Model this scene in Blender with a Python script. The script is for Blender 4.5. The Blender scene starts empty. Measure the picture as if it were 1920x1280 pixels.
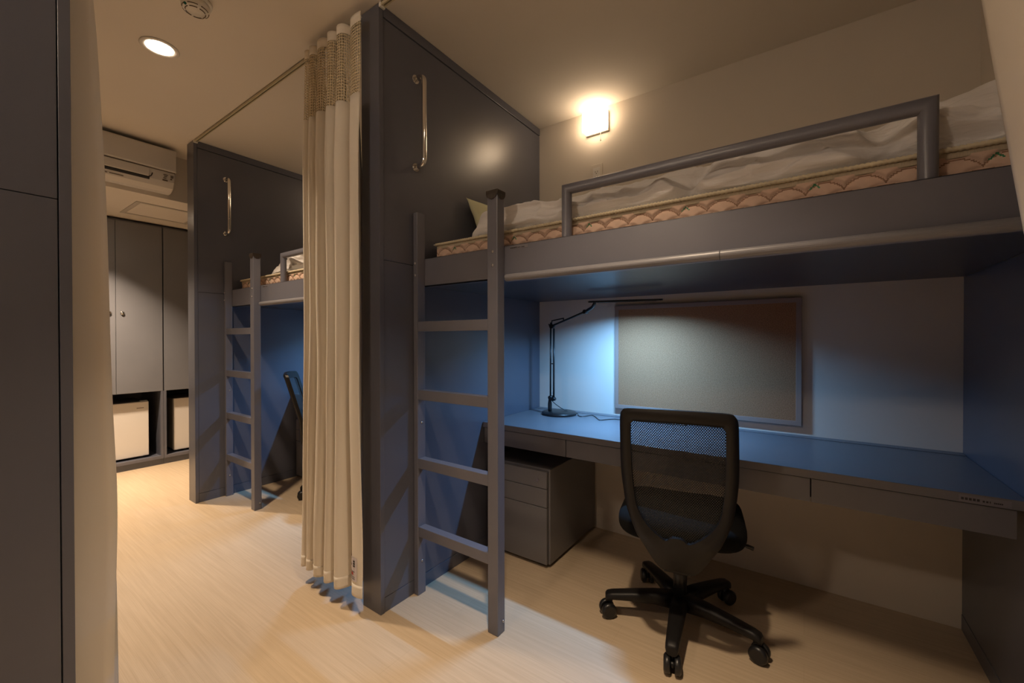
import bpy, bmesh, math, random
from math import sin, cos, pi, radians, sqrt, floor, atan2
from mathutils import Vector, Matrix, noise

C = bpy.context.scene.collection
SC = bpy.context.scene
random.seed(7)

# ------------------------------------------------------------------ dimensions (metres)
H = 1.16
XA, XAL = -1.4486, -1.5689        # near divider, right and left faces
PITCH = 2.0569                    # from bay to bay
XB = XA - PITCH
XR = 0.5136                       # end board face
YF, YW = 1.097, 2.378             # divider front, back wall
ZC = 2.557
ZD, YD = 0.7025, 1.773            # desk top, desk front
YO = 0.208                        # end of the divider on the other side of the aisle
XWALL, YOPP, XEND = 0.556, -1.07, -5.46

# ------------------------------------------------------------------ materials
def mat(name, col, rough=0.5, metal=0.0, spec=0.5, emit=None, estr=0.0, sheen=0.0):
    m = bpy.data.materials.new(name); m.use_nodes = True
    b = m.node_tree.nodes['Principled BSDF']
    b.inputs['Base Color'].default_value = (*col, 1)
    b.inputs['Roughness'].default_value = rough
    b.inputs['Metallic'].default_value = metal
    b.inputs['Specular IOR Level'].default_value = spec
    if sheen: b.inputs['Sheen Weight'].default_value = sheen
    if emit:
        b.inputs['Emission Color'].default_value = (*emit, 1)
        b.inputs['Emission Strength'].default_value = estr
    return m

def nodes(m):
    t = m.node_tree
    return t, t.nodes, t.links, t.nodes['Principled BSDF']

def vary(m, col, amt, scale, bump=0.0, detail=4.0, bscale=None, stretch=(1, 1, 1), dist=0.002):
    """procedural colour variation and fine bump"""
    t, n, l, b = nodes(m)
    tc = n.new('ShaderNodeTexCoord'); mp = n.new('ShaderNodeMapping')
    mp.inputs['Scale'].default_value = stretch
    l.new(tc.outputs['Object'], mp.inputs['Vector'])
    nz = n.new('ShaderNodeTexNoise'); nz.inputs['Scale'].default_value = scale; nz.inputs['Detail'].default_value = detail
    l.new(mp.outputs[0], nz.inputs['Vector'])
    r = n.new('ShaderNodeValToRGB')
    r.color_ramp.elements[0].position = 0.3; r.color_ramp.elements[1].position = 0.7
    r.color_ramp.elements[0].color = (*[max(0, c * (1 - amt)) for c in col], 1)
    r.color_ramp.elements[1].color = (*[min(1, c * (1 + amt)) for c in col], 1)
    l.new(nz.outputs['Fac'], r.inputs['Fac']); l.new(r.outputs[0], b.inputs['Base Color'])
    if bump:
        n2 = n.new('ShaderNodeTexNoise'); n2.inputs['Scale'].default_value = bscale or scale * 4; n2.inputs['Detail'].default_value = 3
        l.new(mp.outputs[0], n2.inputs['Vector'])
        bp = n.new('ShaderNodeBump'); bp.inputs['Strength'].default_value = bump; bp.inputs['Distance'].default_value = dist
        l.new(n2.outputs['Fac'], bp.inputs['Height']); l.new(bp.outputs[0], b.inputs['Normal'])
    return m

GREY = (0.098, 0.104, 0.135)
M = {}
M['panel'] = vary(mat('grey_laminate', GREY, 0.30, spec=0.6), GREY, 0.05, 3.0, 0.05, bscale=700, dist=0.0006)
M['steel'] = vary(mat('grey_painted_steel', (0.138, 0.142, 0.178), 0.34, spec=0.5), (0.138, 0.142, 0.178), 0.04, 5.0)
M['steel_light'] = vary(mat('light_grey_steel', (0.20, 0.20, 0.225), 0.36), (0.20, 0.20, 0.225), 0.04, 5.0)
M['desk'] = vary(mat('desk_laminate', (0.135, 0.135, 0.150), 0.36, spec=0.5), (0.135, 0.135, 0.150), 0.04, 4.0, 0.05, bscale=700, dist=0.0006)
M['cabinet'] = vary(mat('cabinet_steel', (0.155, 0.150, 0.155), 0.38), (0.155, 0.150, 0.155), 0.04, 4.0)
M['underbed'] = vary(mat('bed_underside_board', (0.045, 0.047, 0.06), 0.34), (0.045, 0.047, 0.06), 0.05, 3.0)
M['locker'] = vary(mat('wardrobe_laminate', (0.185, 0.19, 0.215), 0.38), (0.185, 0.19, 0.215), 0.04, 3.0)
M['gap'] = mat('dark_gap', (0.012, 0.011, 0.012), 0.8)
M['wall'] = vary(mat('painted_wall', (0.67, 0.615, 0.545), 0.85, spec=0.2), (0.67, 0.615, 0.545), 0.015, 2.0, 0.10, bscale=450, dist=0.0008)
M['ceiling'] = vary(mat('painted_ceiling', (0.73, 0.69, 0.635), 0.9, spec=0.15), (0.73, 0.69, 0.635), 0.015, 2.0, 0.10, bscale=420, dist=0.0008)
M['white'] = mat('white_plastic', (0.72, 0.70, 0.66), 0.35)
M['ac'] = mat('white_unit_plastic', (0.62, 0.60, 0.58), 0.38)
M['fridge'] = mat('fridge_white', (0.74, 0.71, 0.68), 0.30)
M['fridge_side'] = mat('fridge_side_grey', (0.30, 0.29, 0.28), 0.45)
M['chrome'] = mat('chrome', (0.75, 0.73, 0.70), 0.09, 1.0)
M['black'] = mat('black_plastic', (0.012, 0.012, 0.013), 0.35)
M['chair_black'] = vary(mat('chair_plastic', (0.010, 0.009, 0.009), 0.45, spec=0.28), (0.010, 0.009, 0.009), 0.1, 40, 0.15, bscale=600, dist=0.0006)
M['fabric_black'] = vary(mat('chair_fabric', (0.006, 0.006, 0.006), 0.95, spec=0.15), (0.006, 0.006, 0.006), 0.25, 300, 0.4, bscale=900, dist=0.001)
M['cap'] = mat('dark_brown_cap', (0.035, 0.026, 0.020), 0.35)
M['bolt'] = mat('zinc_bolt', (0.45, 0.44, 0.46), 0.28, 1.0)
M['duvet'] = vary(mat('white_cotton', (0.80, 0.785, 0.79), 0.9, sheen=0.2), (0.80, 0.785, 0.79), 0.03, 8, 0.6, bscale=42, stretch=(0.45, 1.6, 2.2), dist=0.006)
M['sheet'] = mat('white_sheet', (0.72, 0.70, 0.66), 0.9)
M['pillow'] = vary(mat('pale_green_pillowcase', (0.60, 0.60, 0.40), 0.9), (0.60, 0.60, 0.40), 0.04, 10, 0.3, bscale=60, dist=0.004)
M['quilt'] = vary(mat('peach_quilting', (0.70, 0.505, 0.40), 0.75), (0.70, 0.505, 0.40), 0.05, 60, 0.2, bscale=500, dist=0.001)
M['stitch'] = mat('brown_stitch_thread', (0.30, 0.17, 0.11), 0.8)
M['green'] = mat('green_stitching', (0.03, 0.22, 0.10), 0.7)
M['piping'] = vary(mat('cream_cord_piping', (0.66, 0.58, 0.42), 0.7), (0.66, 0.58, 0.42), 0.1, 30)
M['tape'] = vary(mat('cream_border_tape', (0.52, 0.44, 0.32), 0.8), (0.52, 0.44, 0.32), 0.12, 200, stretch=(4, 1, 0.3))
M['rail'] = mat('beige_rail', (0.55, 0.50, 0.36), 0.4)
M['sticker'] = mat('sticker_grey', (0.17, 0.165, 0.19), 0.4)
M['ink'] = mat('dark_print', (0.015, 0.014, 0.015), 0.6)
M['brownink'] = mat('brown_print', (0.12, 0.09, 0.06), 0.5)
M['red'] = mat('red_print', (0.35, 0.03, 0.02), 0.6)
M['tagcloth'] = mat('white_tag', (0.62, 0.58, 0.62), 0.8)
WARM = (1.0, 0.755, 0.52)
M['lamp_on'] = mat('lit_lamp_diffuser', (0.9, 0.85, 0.75), 0.4, emit=(1.0, 0.73, 0.47), estr=11.5)
M['opp_on'] = mat('lit_lamp_diffuser_across', (0.9, 0.85, 0.75), 0.4, emit=(1.0, 0.79, 0.59), estr=92.0)
M['down_on'] = mat('lit_downlight', (0.9, 0.85, 0.75), 0.4, emit=(1.0, 0.78, 0.55), estr=30.0)
M['led_on'] = mat('lit_led_strip', (0.8, 0.85, 0.9), 0.4, emit=(0.40, 0.70, 1.0), estr=10.0)

# floor : pale wood-grain vinyl with fine streaks along the room
def floor_mat():
    m = mat('pale_streaked_vinyl', (0.6, 0.45, 0.28), 0.42, spec=0.4)
    t, n, l, b = nodes(m)
    tc = n.new('ShaderNodeTexCoord')
    mp = n.new('ShaderNodeMapping'); mp.inputs['Scale'].default_value = (0.35, 1, 1); l.new(tc.outputs['Object'], mp.inputs['Vector'])
    mp.inputs['Rotation'].default_value = (0, 0, radians(0))
    n1 = n.new('ShaderNodeTexNoise'); n1.inputs['Scale'].default_value = 3.2; n1.inputs['Detail'].default_value = 3
    m1 = n.new('ShaderNodeMapping'); m1.inputs['Scale'].default_value = (0.9, 26, 1); l.new(tc.outputs['Object'], m1.inputs['Vector'])
    l.new(m1.outputs[0], n1.inputs['Vector'])
    n2 = n.new('ShaderNodeTexNoise'); n2.inputs['Scale'].default_value = 5.0; n2.inputs['Detail'].default_value = 5; n2.inputs['Roughness'].default_value = 0.65
    m2 = n.new('ShaderNodeMapping'); m2.inputs['Scale'].default_value = (0.7, 90, 1); l.new(tc.outputs['Object'], m2.inputs['Vector'])
    l.new(m2.outputs[0], n2.inputs['Vector'])
    r1 = n.new('ShaderNodeValToRGB'); e = r1.color_ramp.elements
    e[0].position = 0.28; e[0].color = (0.455, 0.350, 0.235, 1); e[1].position = 0.72; e[1].color = (0.610, 0.490, 0.350, 1)
    mx = n.new('ShaderNodeMixRGB'); mx.inputs['Fac'].default_value = 0.5
    l.new(n1.outputs['Fac'], mx.inputs['Color1']); l.new(n2.outputs['Fac'], mx.inputs['Color2'])
    l.new(mx.outputs[0], r1.inputs['Fac'])
    # planks
    br = n.new('ShaderNodeTexBrick'); br.inputs['Scale'].default_value = 1.0
    br.inputs['Brick Width'].default_value = 1.2; br.inputs['Row Height'].default_value = 0.18
    br.inputs['Mortar Size'].default_value = 0.0008; br.inputs['Bias'].default_value = 0
    br.inputs['Color1'].default_value = (0.97, 0.97, 0.97, 1); br.inputs['Color2'].default_value = (1.02, 1.02, 1.02, 1); br.inputs['Mortar'].default_value = (0.90, 0.89, 0.88, 1)
    l.new(tc.outputs['Object'], br.inputs['Vector'])
    mu = n.new('ShaderNodeMixRGB'); mu.blend_type = 'MULTIPLY'; mu.inputs['Fac'].default_value = 1
    l.new(r1.outputs[0], mu.inputs['Color1']); l.new(br.outputs['Color'], mu.inputs['Color2'])
    l.new(mu.outputs[0], b.inputs['Base Color'])
    bp = n.new('ShaderNodeBump'); bp.inputs['Strength'].default_value = 0.06; bp.inputs['Distance'].default_value = 0.001
    l.new(n2.outputs['Fac'], bp.inputs['Height']); l.new(bp.outputs[0], b.inputs['Normal'])
    return m
M['floor'] = floor_mat()

def mathn(n, l, op, a, bv=None):
    k = n.new('ShaderNodeMath'); k.operation = op
    for i, v in enumerate((a, bv)):
        if v is None: continue
        if isinstance(v, (int, float)): k.inputs[i].default_value = v
        else: l.new(v, k.inputs[i])
    return k.outputs[0]

def mesh_mat(name, col, cu, cv, thread, offset, rough=0.8):
    """woven net: real holes between the threads, laid out in the cloth's own UV metres"""
    m = mat(name, col, rough); t, n, l, b = nodes(m)
    uv = n.new('ShaderNodeUVMap'); sp = n.new('ShaderNodeSeparateXYZ'); l.new(uv.outputs[0], sp.inputs[0])
    v = mathn(n, l, 'DIVIDE', sp.outputs['Y'], cv)
    u = mathn(n, l, 'DIVIDE', sp.outputs['X'], cu)
    if offset:
        row = mathn(n, l, 'FLOOR', v)
        u = mathn(n, l, 'ADD', u, mathn(n, l, 'MULTIPLY', mathn(n, l, 'MODULO', row, 2.0), 0.5))
    fu = mathn(n, l, 'ABSOLUTE', mathn(n, l, 'SUBTRACT', mathn(n, l, 'FRACT', u), 0.5))
    fv = mathn(n, l, 'ABSOLUTE', mathn(n, l, 'SUBTRACT', mathn(n, l, 'FRACT', v), 0.5))
    hole = mathn(n, l, 'MULTIPLY', mathn(n, l, 'LESS_THAN', fu, 0.5 - thread[0]), mathn(n, l, 'LESS_THAN', fv, 0.5 - thread[1]))
    tr = n.new('ShaderNodeBsdfTransparent'); mx = n.new('ShaderNodeMixShader'); out = n['Material Output']
    l.new(hole, mx.inputs[0]); l.new(b.outputs[0], mx.inputs[1]); l.new(tr.outputs[0], mx.inputs[2]); l.new(mx.outputs[0], out.inputs['Surface'])
    return m
M['chair_mesh'] = mesh_mat('black_chair_net', (0.012, 0.012, 0.012), 0.0078, 0.0050, (0.22, 0.20), True)

def cloth_mat():
    m = mat('cream_curtain_cloth', (0.88, 0.835, 0.75), 0.8, sheen=0.2)
    t, n, l, b = nodes(m)
    tl = n.new('ShaderNodeBsdfTranslucent'); tl.inputs['Color'].default_value = (0.80, 0.64, 0.36, 1)
    mx = n.new('ShaderNodeMixShader'); mx.inputs[0].default_value = 0.18; out = n['Material Output']
    l.new(b.outputs[0], mx.inputs[1]); l.new(tl.outputs[0], mx.inputs[2]); l.new(mx.outputs[0], out.inputs['Surface'])
    tc = n.new('ShaderNodeTexCoord'); nz = n.new('ShaderNodeTexNoise'); nz.inputs['Scale'].default_value = 14; nz.inputs['Detail'].default_value = 3
    bp = n.new('ShaderNodeBump'); bp.inputs['Strength'].default_value = 0.25; bp.inputs['Distance'].default_value = 0.006
    l.new(tc.outputs['Object'], nz.inputs['Vector']); l.new(nz.outputs['Fac'], bp.inputs['Height']); l.new(bp.outputs[0], b.inputs['Normal'])
    return m
M['cloth'] = cloth_mat()
M['net'] = mesh_mat('cream_curtain_net', (0.66, 0.56, 0.38), 0.0110, 0.0125, (0.15, 0.13), False)

def pin_mat():
    m = vary(mat('tan_woven_board', (0.34, 0.168, 0.085), 0.95, spec=0.1), (0.34, 0.168, 0.085), 0.30, 260, 0.6, detail=2, bscale=420, dist=0.0015)
    return m
M['pin'] = pin_mat()
M['pinframe'] = mat('grey_board_frame', (0.29, 0.20, 0.165), 0.6)
M['hatch'] = mat('hatch_frame_plastic', (0.50, 0.47, 0.43), 0.6)

# ------------------------------------------------------------------ mesh builder
class MB:
    def __init__(s): s.v, s.f, s.sm, s.uv, s.mi = [], [], [], {}, []
    def face(s, idx, smooth=False, mi=0): s.f.append(tuple(idx)); s.sm.append(smooth); s.mi.append(mi)
    def box(s, x0, x1, y0, y1, z0, z1, mi=0):
        b = len(s.v)
        s.v += [(x, y, z) for z in (z0, z1) for y in (y0, y1) for x in (x0, x1)]
        for q in ((0, 2, 3, 1), (4, 5, 7, 6), (0, 1, 5, 4), (2, 6, 7, 3), (0, 4, 6, 2), (1, 3, 7, 5)):
            s.face([b + i for i in q], False, mi)
        return s
    def prism(s, pts, axis, a0, a1, smooth=False, mi=0):
        """polygon pts (p,q) extruded along axis"""
        b = len(s.v); n = len(pts)
        for a in (a0, a1):
            for p, q in pts:
                s.v.append({'x': (a, p, q), 'y': (p, a, q), 'z': (p, q, a)}[axis])
        for i in range(n):
            j = (i + 1) % n; s.face([b + i, b + j, b + n + j, b + n + i], smooth, mi)
        s.face([b + i for i in range(n)][::-1], False, mi); s.face([b + n + i for i in range(n)], False, mi)
        return s
    def tube(s, path, r, n=12, smooth=True, cap=True, mi=0, closed=False):
        P = [Vector(p) for p in path]; m = len(P); b = len(s.v)
        rs = r if isinstance(r, (list, tuple)) else [r] * m
        prev = None
        for i in range(m):
            if closed: d = (P[(i + 1) % m] - P[i - 1])
            else: d = (P[min(i + 1, m - 1)] - P[max(i - 1, 0)])
            d = d.normalized()
            if prev is None:
                a = Vector((0, 0, 1)) if abs(d.z) < 0.9 else Vector((1, 0, 0))
                u = d.cross(a).normalized()
            else:
                u = (prev - d * prev.dot(d)).normalized()
            prev = u; w = d.cross(u)
            # widen at mitres so that the tube keeps its radius
            for k in range(n):
                a = 2 * pi * k / n
                s.v.append(tuple(P[i] + (u * cos(a) + w * sin(a)) * rs[i]))
        rng = m if closed else m - 1
        for i in range(rng):
            for k in range(n):
                k2 = (k + 1) % n; i2 = (i + 1) % m
                s.face([b + i * n + k, b + i * n + k2, b + i2 * n + k2, b + i2 * n + k], smooth, mi)
        if cap and not closed:
            s.face([b + k for k in range(n)][::-1], False, mi); s.face([b + (m - 1) * n + k for k in range(n)], False, mi)
        return s
    def cyl(s, p0, p1, r, n=20, r1=None, smooth=True, mi=0):
        return s.tube([p0, p1], [r, r if r1 is None else r1], n, smooth, True, mi)
    def lathe(s, c, prof, n=32, axis='z', mi=0, smooth=True):
        """profile [(radius, height)] revolved around the axis through c"""
        b = len(s.v); m = len(prof)
        for r, h in prof:
            for k in range(n):
                a = 2 * pi * k / n; p, q = r * cos(a), r * sin(a)
                d = {'z': (p, q, h), 'y': (p, h, q), 'x': (h, p, q)}[axis]
                s.v.append((c[0] + d[0], c[1] + d[1], c[2] + d[2]))
        for i in range(m - 1):
            for k in range(n):
                k2 = (k + 1) % n
                s.face([b + i * n + k, b + i * n + k2, b + (i + 1) * n + k2, b + (i + 1) * n + k], smooth, mi)
        s.face([b + k for k in range(n)][::-1], False, mi); s.face([b + (m - 1) * n + k for k in range(n)], False, mi)
        return s
    def ball(s, c, r, n=14, m=9, sx=1, sy=1, sz=1, mi=0):
        b = len(s.v)
        for i in range(m + 1):
            t = pi * i / m
            for k in range(n):
                a = 2 * pi * k / n
                s.v.append((c[0] + r * sx * sin(t) * cos(a), c[1] + r * sy * sin(t) * sin(a), c[2] + r * sz * cos(t)))
        for i in range(m):
            for k in range(n):
                k2 = (k + 1) % n
                s.face([b + i * n + k, b + (i + 1) * n + k, b + (i + 1) * n + k2, b + i * n + k2], True, mi)
        return s
    def grid(s, fn, nu, nv, smooth=True, mi=0, uvfn=None, closeu=False):
        b = len(s.v)
        for j in range(nv + 1):
            for i in range(nu + 1):
                s.v.append(tuple(fn(i / nu, j / nv)))
                if uvfn: s.uv[len(s.v) - 1] = uvfn(i / nu, j / nv)
        for j in range(nv):
            for i in range(nu):
                a = b + j * (nu + 1) + i
                s.face([a, a + 1, a + nu + 2, a + nu + 1], smooth, mi)
        return s
    def build(s, name, mats, parent=None, origin=None, bevel=0.0, seg=2, fixn=True):
        o0 = origin
        if o0 is None:
            o0 = Vector((0, 0, 0)); p = parent
            while p is not None: o0 = o0 + p.location; p = p.parent
        me = bpy.data.meshes.new(name)
        o0 = Vector(o0)
        me.from_pydata([tuple(Vector(v) - o0) for v in s.v], [], s.f)
        for p, sm, mi in zip(me.polygons, s.sm, s.mi): p.use_smooth = sm; p.material_index = mi
        if not isinstance(mats, (list, tuple)): mats = [mats]
        for m in mats: me.materials.append(m)
        if s.uv:
            ul = me.uv_layers.new(name='UVMap')
            for lp in me.loops: ul.data[lp.index].uv = s.uv.get(lp.vertex_index, (0, 0))
        if fixn:
            bm = bmesh.new(); bm.from_mesh(me); bmesh.ops.recalc_face_normals(bm, faces=bm.faces); bm.to_mesh(me); bm.free()
        me.update()
        ob = bpy.data.objects.new(name, me); C.objects.link(ob)
        if parent is not None: ob.parent = parent
        else: ob.location = o0
        if bevel:
            bv = ob.modifiers.new('edge', 'BEVEL'); bv.width = bevel; bv.segments = seg; bv.limit_method = 'ANGLE'; bv.angle_limit = radians(40)
            bv.harden_normals = False
        return ob

def tag(o, label, cat, group=None, kind=None):
    o['label'] = label; o['category'] = cat
    if group: o['group'] = group
    if kind: o['kind'] = kind
    return o
def thing(name, label, cat, loc, group=None):
    o = bpy.data.objects.new(name, None); C.objects.link(o); o.location = loc; o.empty_display_size = 0.1
    return tag(o, label, cat, group)
def struct(name, mb, m, bevel=0.0):
    o = mb.build(name, m, None, (0, 0, 0), bevel); o['kind'] = 'structure'; return o
def copy_tree(o, parent=None):
    c = o.copy(); C.objects.link(c)
    if parent is not None: c.parent = parent
    for ch in list(o.children): copy_tree(ch, c)
    return c
def dup(root, dx, label):
    c = copy_tree(root); c.location = root.location + Vector((dx, 0, 0)); c['label'] = label; return c
def hermite(pts, n):
    """Catmull-Rom through points, n samples per span"""
    out = []
    for i in range(len(pts) - 1):
        p0 = Vector(pts[max(i - 1, 0)]); p1 = Vector(pts[i]); p2 = Vector(pts[i + 1]); p3 = Vector(pts[min(i + 2, len(pts) - 1)])
        for k in range(n):
            t = k / n
            out.append(0.5 * ((2 * p1) + (p2 - p0) * t + (2 * p0 - 5 * p1 + 4 * p2 - p3) * t * t + (3 * p1 - p0 - 3 * p2 + p3) * t ** 3))
    out.append(Vector(pts[-1])); return out
def sstep(a, b, x):
    t = min(1, max(0, (x - a) / (b - a))); return t * t * (3 - 2 * t)

# ------------------------------------------------------------------ the room
struct('floor', MB().box(XEND, XWALL, YOPP, YW, -0.08, 0), M['floor'])
def ceiling_mb():
    return MB().box(XEND, XWALL + 0.1, YOPP - 0.1, YW + 0.1, ZC, ZC + 0.1)
struct('ceiling', ceiling_mb(), M['ceiling'])
struct('wall_back', MB().box(XEND, XWALL + 0.1, YW, YW + 0.1, -0.08, ZC), M['wall'])
struct('wall_right', MB().box(XWALL, XWALL + 0.1, YOPP, YW, -0.08, ZC), M['wall'])
struct('wall_front', MB().box(XEND, XWALL + 0.1, YOPP - 0.1, YOPP, -0.08, ZC), M['wall'])
struct('wall_left', MB().box(XEND - 0.1, XEND, YOPP - 0.1, YW + 0.1, -0.08, ZC), M['wall'])
ZS, XS = 2.219, -3.95            # lowered ceiling over the wardrobes
struct('ceiling_soffit', MB().box(XEND, XS, YOPP, YW, ZS, ZC), M['ceiling'])

# access hatch in the soffit
h = thing('ceiling_hatch', 'pale square access hatch in the lowered ceiling under the air conditioner', 'hatch', (-4.42, 1.17, ZS))
fr = MB(); x0, x1, y0, y1 = -4.66, -4.19, 0.945, 1.40; w = 0.028; d = 0.006
for a in ((x0, x1, y0, y0 + w), (x0, x1, y1 - w, y1), (x0, x0 + w, y0 + w, y1 - w), (x1 - w, x1, y0 + w, y1 - w)): fr.box(*a, ZS - d, ZS)
fr.build('hatch_frame', M['hatch'], h, bevel=0.002)
MB().box(x0 + w + 0.004, x1 - w - 0.004, y0 + w + 0.004, y1 - w - 0.004, ZS - 0.003, ZS).build('hatch_panel', M['ceiling'], h)

# ------------------------------------------------------------------ divider panels with grab handles
GD = 'grey divider panels between the bunks'
def handle(parent, x, y, z0, z1, sx):
    o = 0.058 * sx
    r = 0.0115; k = 0.028 * sx
    pts = [(x, y, z1), (x + o - k, y, z1)] + [(x + o - k + k * sin(a), y, z1 - abs(k) + abs(k) * cos(a)) for a in [pi / 12 * i for i in range(1, 7)]]
    pts += [(x + o - k + k * cos(a), y, z0 + abs(k) - abs(k) * sin(a)) for a in [pi / 12 * i for i in range(0, 7)]] + [(x, y, z0)]
    hb = MB().tube(pts, r, 14).build('grab_handle', M['chrome'], parent)
    for z in (z0, z1): MB().cyl((x, y, z), (x + 0.004 * sx, y, z), 0.019, 20).build('mounting_flange', M['chrome'], hb)
def divider(name, label, xr, y0, y1, front, group=GD, with_handle=True, sgn=1):
    """xr is the right face; front is the y of the post end"""
    xl = xr - 0.1203
    t = thing(name, label, 'partition', ((xr + xl) / 2, front, 0), group)
    yp = front + 0.021 * sgn
    lo, hi = sorted((yp, y1 if sgn > 0 else y0))
    a, b = sorted((front, yp))
    MB().box(xl, xr, a, b, 0, ZC - 0.001).build('end_post', M['panel'], t, bevel=0.0007, seg=1)
    # field panels set 3 mm back, with a seam at bed height, a top rail and a kick board
    s0, s1 = (lo + 0.002, hi) if sgn > 0 else (lo, hi - 0.002)
    MB().box(xl + 0.003, xr - 0.003, s0, s1, 1.4935, 2.507).build('upper_panel', M['panel'], t, bevel=0.001)
    MB().box(xl + 0.003, xr - 0.003, s0, s1, 0.064, 1.4915).build('lower_panel', M['panel'], t, bevel=0.001)
    MB().box(xl, xr, s0, s1, 2.511, ZC - 0.001).build('top_rail', M['panel'], t, bevel=0.0015)
    MB().box(xl + 0.002, xr - 0.002, s0, s1, 0, 0.062).build('kick_board', M['panel'], t, bevel=0.0015)
    MB().box(xl + 0.012, xr - 0.012, s0, s1, 0.05, 2.52).build('core', M['gap'], t)
    if with_handle: handle(t, xr - 0.003, 1.296, 1.939, 2.338, 1)
    return t
divider('divider_panel', 'tall grey divider panel with chrome grab handle, beside the near bunk ladder', XA, YF, YW, YF)
divider('divider_panel', 'tall grey divider panel with chrome grab handle, beside the far bunk ladder', XB, YF, YW, YF)
divider('divider_panel', 'plain grey divider panel edge along the left border, in front of the beige curtain', XA, YOPP, YO, YO, with_handle=False, sgn=-1)
# low end board on the right under the bed
eb = thing('end_board', 'dark grey side board at the right end of the near desk, under the bed', 'side board', ((XR + XWALL) / 2, 1.33, 0))
MB().box(XR, XWALL - 0.0005, 1.33, YW - 0.001, 0.064, 1.404).build('board', M['panel'], eb, bevel=0.0015)
MB().box(XR - 0.001, XWALL - 0.0005, 1.33, YW - 0.001, 0, 0.062).build('kick_board', M['panel'], eb, bevel=0.001)

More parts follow.
